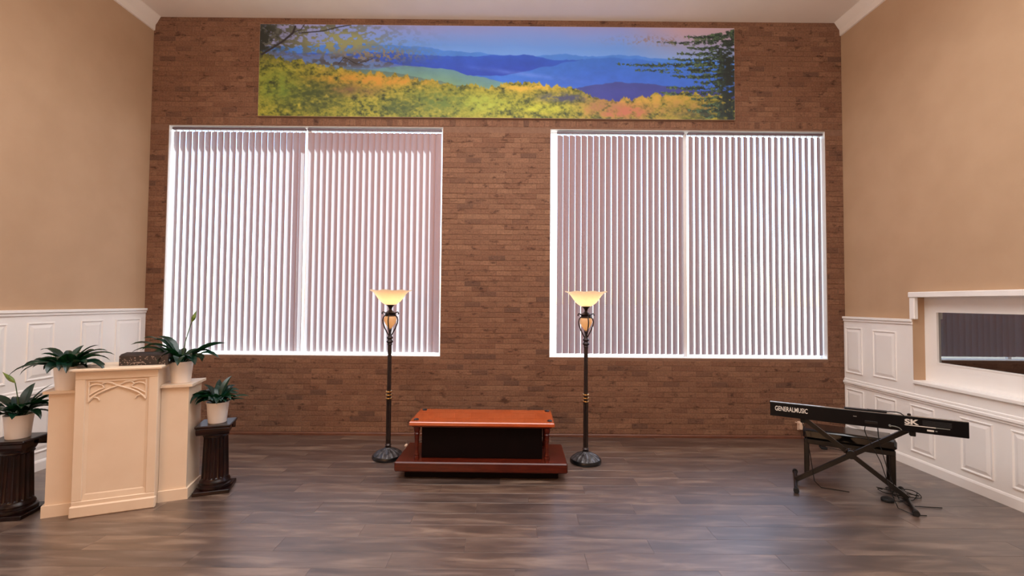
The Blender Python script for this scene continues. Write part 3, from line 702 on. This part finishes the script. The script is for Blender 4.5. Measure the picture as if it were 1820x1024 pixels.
p1 = make_pedestal(); p1.location = (-2.495, 3.866, 0); p1.rotation_euler = (0,0,R(20)); p1['label'] = 'brown fluted column pedestal at the right side of the pulpit, near the brick wall'
p2 = copy_tree(p1); p2.location = (-3.672, 3.40, 0); p2.rotation_euler = (0,0,R(11)); p2['label'] = 'dark fluted column pedestal at the left side of the pulpit, beside the white wainscot'

# ------------------------------------------------------------------ plants
def leaf_mesh(L, Wd, e0, droop, twist=0):
    n_ = 9; vs = []; fs = []; p = Vector((0,0,0)); e = e0
    for k in range(n_+1):
        t_ = k/n_; 
        if t_ < .25: wv = .004
        else: u = (t_-.25)/.75; wv = Wd*.6*(math.sin(PI*min(1, u**.75)))**.9*(1-.25*u)+.0015*(1-u)
        d = Vector((math.cos(e), 0, math.sin(e))); nrm = Vector((-math.sin(e), 0, math.cos(e)))
        sd = Vector((0,1,0)); a = twist*t_; sd = sd*math.cos(a)+nrm*math.sin(a)
        lift = nrm*wv*.38
        vs += [p+sd*wv+lift, p, p-sd*wv+lift]
        p = p + d*(L/n_); e = e - droop/n_*(0.4+1.4*t_)
    for k in range(n_):
        for j in (0, 1): a = k*3+j; fs.append((a, a+1, a+4, a+3))
    m_ = MB(); m_.add(vs, fs); return m_.mesh('leaf', MT['leaf'], True)
def make_pot(t):
    MB().lathe([(.066,0),(.068,.004),(.081,.158),(.0835,.162),(.0835,.172),(.078,.172),(.075,.150),(.05,.148)], 40).build('pot', MT['pot'], t, True)
    MB().lathe([(.074,.146),(.074,.152),(.03,.158),(.001,.158)], 24).build('soil', MT['soil'], t, True)
def plant(label, loc, specs, nrand, seed, Lr=(.16,.25), stalks=(), amin=0, amax=360, ev=(35,80), keep=None):
    t = thing('potted_plant', label, 'plant', loc, 0, 'white potted peace lilies around the pulpit'); make_pot(t); rr = random.Random(seed)
    sp = list(specs)
    for k in range(nrand): sp.append((amin+(amax-amin)*(k+rr.random())/nrand, rr.uniform(*Lr), rr.uniform(.05,.072), rr.uniform(*ev), rr.uniform(60,135)))
    for (a, L, Wd, e0, dr) in sp:
        o = link('leaf', leaf_mesh(L, Wd, R(e0), R(dr), rr.uniform(-.5,.5)), t); r_ = rr.uniform(.005,.035)
        o.location = (r_*math.cos(R(a)), r_*math.sin(R(a)), .154); o.rotation_euler = (0,0,R(a))
    for (a, hgt, lean, bl, tilt) in stalks:
        pts = [(lean*(k/6)**1.6*math.cos(R(a)), lean*(k/6)**1.6*math.sin(R(a)), .154+hgt*k/6) for k in range(7)]
        fs_ = MB().tube(pts, .0032, 6).build('flower_stalk', MT['stem'], t, True)
        tip = Vector(pts[-1]); d = Vector((math.cos(R(a))*math.sin(R(tilt)), math.sin(R(a))*math.sin(R(tilt)), math.cos(R(tilt))))
        MB().tube([tip+d*(bl*k/8) for k in range(9)], [.003,.009,.014,.016,.015,.012,.008,.004,.001], 10).build('flower_bud', MT['bud'], fs_, True)
    return t
PC = (-2.964, 3.4225); dU = (math.cos(R(22.8)), math.sin(R(22.8))); dV = (-dU[1], dU[0])
def pl(u, v, z_): return (PC[0]+u*dU[0]+v*dV[0], PC[1]+u*dU[1]+v*dV[1], z_)
# angles: 0 = picture right (+x), 180 = left, 270 = towards the room
plant('peace lily in white pot on the right pedestal, shortest plant nearest the brick', (-2.490, 3.868, .562),
      [(0,.26,.04,30,45),(10,.20,.035,20,30),(190,.25,.07,60,150),(215,.26,.075,62,150),(235,.25,.075,58,150),(160,.24,.07,62,130),(180,.24,.06,50,120),(200,.24,.06,45,130),(250,.22,.06,60,150),(300,.20,.055,60,150),(80,.26,.05,75,50),(120,.24,.05,72,60)], 34, 3, (.14,.21), ev=(38,84))
plant('peace lily in white pot on the right wing of the pulpit with tall flower stalk', pl(.347, .215, .917),
      [(5,.38,.085,42,45),(350,.36,.065,36,80),(20,.34,.065,50,60),(178,.40,.07,62,85),(192,.40,.075,52,80),(168,.36,.06,70,90),(215,.36,.07,55,110),(185,.34,.06,75,110),(200,.34,.075,68,130),(172,.30,.07,50,120),(225,.30,.075,45,140),(255,.26,.075,60,160),(300,.26,.075,45,130),(330,.24,.07,40,120),(205,.27,.06,25,60),(240,.22,.06,40,120)], 30, 8, (.15,.24), stalks=((30,.34,.06,.10,18),), ev=(30,70))
plant('wide drooping peace lily in white pot on the left wing of the pulpit', pl(-.347, .150, .917),
      [(180,.29,.05,40,95),(190,.31,.055,35,105),(200,.30,.055,25,100),(170,.32,.055,55,85),(0,.34,.055,40,85),(350,.36,.06,30,95),(10,.30,.05,55,80),(20,.30,.05,50,90),(215,.32,.05,25,100),(90,.20,.05,80,60),(60,.24,.05,70,70),(300,.22,.06,45,130)], 26, 14, (.16,.26), ev=(22,70))
plant('peace lily in white pot on the left pedestal with bud leaning over the wainscot', (-3.672, 3.40, .562),
      [(180,.36,.06,35,75),(190,.38,.06,25,70),(200,.36,.06,20,80),(0,.28,.05,50,75),(15,.30,.05,55,55),(30,.28,.045,62,50),(45,.28,.04,68,40),(345,.26,.06,35,110),(170,.32,.05,45,50),(110,.28,.06,76,60),(270,.22,.07,50,120),(230,.28,.07,40,110)], 28, 21, (.16,.26), stalks=((185,.25,.035,.12,48),), ev=(30,72))

# ------------------------------------------------------------------ keyboard, stand, bench
dk = Vector((.855, -.519, 0)).normalized(); rk = math.atan2(dk.y, dk.x)
KL, KH, KD = 1.268, .120, .36
kb = thing('digital_piano', 'long black digital piano seen from behind on a crossed metal stand', 'keyboard', (2.287, 3.987, .622), rk)
# local: x along the back panel, y towards the player, z up
prof = [(0,.006),(.012,0),(KD-.01,0),(KD,.010),(KD,.046),(KD-.14,.048),(KD-.155,.072),(.060,KH-.010),(.040,KH),(.004,KH),(0,KH-.004)]
m_ = MB(); m_.prism(prof, 0, .012, KL-.012); m_.build('body', MT['kb'], kb)
for a, b in ((0,.012),(KL-.012,KL)): m_ = MB(); m_.prism([(p[0], p[1]) for p in prof], 0, a, b); m_.build('end_cheek', MT['kb'], kb)
MB().box(.0, KL, .004, .030, KH, KH+.003).build('top_edge_glint', MT['kb_glint'], kb)  # pale strip paints a glint of light along the back edge
nw = 45
for k in range(nw):
    x_ = .06+k*(KL-.12)/nw; MB().box(x_+.0008, x_+(KL-.12)/nw-.0008, KD-.138, KD-.004, .047, .058).build('white_key', MT['ivory'], kb)
    if k % 7 in (0,1,3,4,5): MB().box(x_+.018, x_+.031, KD-.138, KD-.05, .058, .068).build('black_key', MT['ebony'], kb)
def text(name, s_, x_, z_, size, sx, m_, par, off=.004):
    cu = bpy.data.curves.new(name, 'FONT'); cu.body = s_; cu.size = size; cu.extrude = .0006; cu.offset = off; cu.materials.append(m_)
    o = bpy.data.objects.new(name, cu); COL.objects.link(o); o.parent = par; o.location = (x_, -.0012, z_); o.rotation_euler = (PI/2,0,0); o.scale = (sx,1,1)
    dg = bpy.context.evaluated_depsgraph_get(); me_ = bpy.data.meshes.new_from_object(o.evaluated_get(dg)); m2 = bpy.data.objects.new(name, me_); COL.objects.link(m2)
    m2.parent = par; m2.location = o.location; m2.rotation_euler = o.rotation_euler; m2.scale = o.scale; bpy.data.objects.remove(o); m2.name = name; return m2
text('lettering', 'GENERALMUSIC', .036, .052, .056, .60, MT['print_'], kb, .0006)
text('lettering', 'SK', .905, .062, .052, 1.35, MT['print_'], kb, .002)
MB().box(.905, 1.085, -.001, .001, .050, .056).build('printed_line', MT['print_'], kb); MB().box(1.085, 1.165, -.001, .001, .050, .056).build('printed_line', MT['print2'], kb)
for k in range(5): MB().box(1.01, 1.175, -.001, .001, .064+k*.008, .067+k*.008).build('grille_line', mat('dark_print', (44,46,48), .6) if k == 0 else bpy.data.materials['dark_print'], kb)
MB().box(1.035, 1.075, -.0015, .001, .022, .034).build('rating_label', MT['print_'], kb); MB().box(1.082, 1.094, -.0015, .001, .024, .032).build('rating_label', MT['print2'], kb)
MB().box(.585, .608, -.0015, .001, .072, .078).build('rating_label', MT['print2'], kb)
MB().cbox(.66, .74, -.003, .002, .030, .050, .001).build('socket_panel', MT['black'], kb)
MB().tube([(.815,.002,.034),(.815,-.018,.034)], .008, 10).build('plug', MT['print2'], kb, True)
MB().tube([(.824,-.012,.034),(.845,-.016,.034),(.87,-.012,.026),(.885,-.01,.01)], .004, 8).build('plug_lead', MT['print2'], kb, True)
# sheet on the keyboard top and its lead
fo = thing('music_folder', 'thin dark folder lying on the top edge of the black digital piano', 'folder', tuple(Vector((2.287,3.987,.622)) + Vector((dk.x, dk.y, 0))*.70 + Vector((-dk.y, dk.x, 0))*.02 + Vector((0,0,KH+.004))), rk)
m_ = MB(); m_.cbox(-.17, .10, -.012, .035, 0, .010, .002).build('cover', MT['kb'], fo); MB().box(-.02, .105, -.008, .030, .010, .014).build('loose_sheet', MT['black'], fo)
ld = thing('audio_lead', 'short black lead arching over the top of the black digital piano', 'cable', tuple(Vector((2.287,3.987,.622)) + dk*.80 + Vector((0,0,KH))), rk)
MB().tube([(-.02,.016,.010),(.02,.016,.018),(.06,.016,.020),(.085,.016,.014),(.095,.010,.006),(.10,.002,.002)], .0042, 8).build('cord', MT['rubber'], ld, True)
MB().lathe([(.001,.003),(.012,.004),(.012,.016),(.004,.020)], 12, cx=.135, cy=.016).build('jack', MT['iron'], ld, True)
# crossed stand
SC = Vector((2.895, 3.885, 0)); nk = Vector((-dk.y, dk.x, 0))
sd = thing('keyboard_stand', 'black crossed metal stand holding up the digital piano', 'stand', tuple(SC), rk)
HW = .372; zt = .606
for s_, off in ((1, -.016), (-1, .016)):
    nm = 'cross_beam'
    MB().beam((-s_*.385, off, .036), (.385 if s_ > 0 else -.330, off, zt-.016), .026, .036, (0,1,0)).build(nm, MT['black'], sd)
MB().tube([(.014,-.045,.330),(.014,.045,.330)], .034, 20).build('pivot_disc', MT['black'], sd, True)
for k in range(10):
    a = R(20+k*16); MB().box(0.014+.046*math.cos(a)-.005, 0.014+.046*math.cos(a)+.005, -.036, -.028, .330+.046*math.sin(a)-.005, .330+.046*math.sin(a)+.005).build('ratchet_tooth', MT['iron'], sd)
for s_ in (-1, 1):
    fb = MB().tube([(s_*.385,-.250,.022),(s_*.385,.250,.022)], .016, 12).build('foot_bar', MT['black'], sd, True)
    for y_ in (-1, 1): MB().tube([(s_*.385, y_*.236, .022),(s_*.385, y_*.272, .022)], .0215, 12).build('rubber_cap', MT['rubber'], fb, True)
    tx = .385 if s_ > 0 else -.330
    tb = MB().tube([(tx,-.185,zt),(tx,.20,zt)], .015, 12).build('support_bar', MT['black'], sd, True)
    MB().cbox(tx-.018, tx+.018, -.205, -.165, zt-.020, zt+.0155, .004).build('end_stop', MT['rubber'], tb)
# bench
bn = thing('piano_bench', 'low black padded bench behind the digital piano near the wainscot', 'bench', (3.150, 4.245, 0), R(-34))
m_ = MB(); m_.cbox(-.345, .345, -.150, .150, .330, .425, .022).build('seat', MT['vinyl'], bn, True)
MB().cbox(-.335, .335, -.140, .140, .285, .332, .006).build('seat_frame', MT['black'], bn)
for x_ in (-.315, .315):
    for y_ in (-.118, .118): MB().cbox(x_-.020, x_+.020, y_-.018, y_+.018, 0, .290, .004).build('leg', MT['black'], bn)
# cables under the keyboard
def hang(x_, y0, z0, pts, label, r_=.0035):
    b0 = Vector((2.287,3.987,0)) + dk*x_ + nk*y0
    t = thing('hanging_cable', label, 'cable', (b0.x, b0.y, 0), rk); MB().tube([Vector((p[0], p[1], p[2])) for p in pts], r_, 6).build('cord', MT['rubber'], t, True); return t
hang(.235, .03, 0, [(0,0,.620),(.004,0,.58),(.012,.01,.54),(.03,.04,.48),(.06,.12,.30),(.09,.16,.06),(.14,.18,.006),(.34,.2,.005)], 'thin black cable hanging under the left part of the digital piano')
hang(.665, .03, 0, [(0,0,.620),(-.004,0,.59),(.006,0,.55),(.03,.01,.50),(.10,.03,.34),(.16,.04,.12),(.2,.02,.008),(.28,-.06,.005),(.36,-.02,.005)], 'thin black cable hanging under the middle of the digital piano')
hang(.745, .03, 0, [(0,0,.620),(.002,0,.57),(.01,.01,.50),(.06,.04,.30),(.14,.10,.05),(.2,.12,.006),(.42,.22,.005)], 'thin black cable hanging beside the right arm of the crossed stand')
cb = thing('cable_tangle', 'tangle of thin black cable on the floor around the right stand foot', 'cable', (3.30, 3.80, 0), 0)
for k in range(3):
    pts = [(.10*math.cos(a*.9+k*2)+.02*a-.06, .09*math.sin(a*1.1+k)+.03*k, .006+.004*k+.012*abs(math.sin(a*1.3+k))) for a in np.linspace(0, 6.2, 26)]
    MB().tube(pts, .0035, 6).build('cord', MT['rubber'], cb, True)
fp = thing('sustain_pedal', 'small black foot pedal on the floor near the back corner', 'pedal', (3.49, 5.06, 0), R(-20))
MB().cbox(-.03, .03, -.05, .05, 0, .022, .005).build('housing', MT['rubber'], fp); MB().beam((0,-.045,.024),(0,.05,.038), .036, .008, (1,0,0)).build('treadle', MT['black'], fp)
MB().tube([(.03,.03,.008),(.1,.02,.004),(.2,-.06,.004),(.26,-.08,.004)], .003, 6).build('cord', MT['rubber'], fp, True)
pe = thing('foot_pedal', 'round black pedal lying against the right foot of the crossed stand', 'pedal', (3.085, 3.72, 0), rk)
MB().lathe([(.040,0),(.044,.006),(.044,.020),(.036,.028),(.004,.030)], 24).build('housing', MT['rubber'], pe, True); MB().tube([(.04,0,.012),(.08,.03,.006),(.14,.10,.005)], .003, 6).build('cord', MT['rubber'], pe, True)
# outlet with plug
ou = thing('wall_outlet', 'cream plug adapter low on the brick wall behind the piano bench', 'outlet', (3.452, D-.009, .155))
MB().cbox(-.028, .028, -.010, .002, -.052, .052, .003).build('cover_plate', MT['cream'], ou)
MB().cbox(-.022, .024, -.046, -.010, -.040, .046, .006).build('adapter', MT['cream'], ou)
MB().tube([(-.02,-.03,.03),(-.05,-.035,.045),(-.07,-.03,.05)], .005, 6).build('plug_tail', MT['cream'], ou, True)
MB().tube([(0,-.03,-.04),(.0,-.032,-.09),(.005,-.035,-.13),(.03,-.05,-.150),(.10,-.08,-.1505)], .004, 6).build('cord', MT['cord'], ou, True)
# lamp cord
lc = thing('power_cord', 'thin brown lamp cord curling on the floor behind the left lamp', 'cord', (-1.246, 4.70, 0))
MB().tube([(.10,.06,.005),(.2,.09,.005),(.30,.10,.005)], .004, 6).build('cord', MT['cord'], lc, True)
MB().tube([(.06,.44,.005),(.10,.36,.006),(.16,.34,.005),(.20,.42,.005),(.22,.5,.005),(.30,.56,.005),(.50,.60,.005)], .004, 6).build('cord', MT['cord'], lc, True)
MB().cbox(.085, .115, .30, .345, 0, .022, .004).build('inline_switch', MT['cream'], lc)
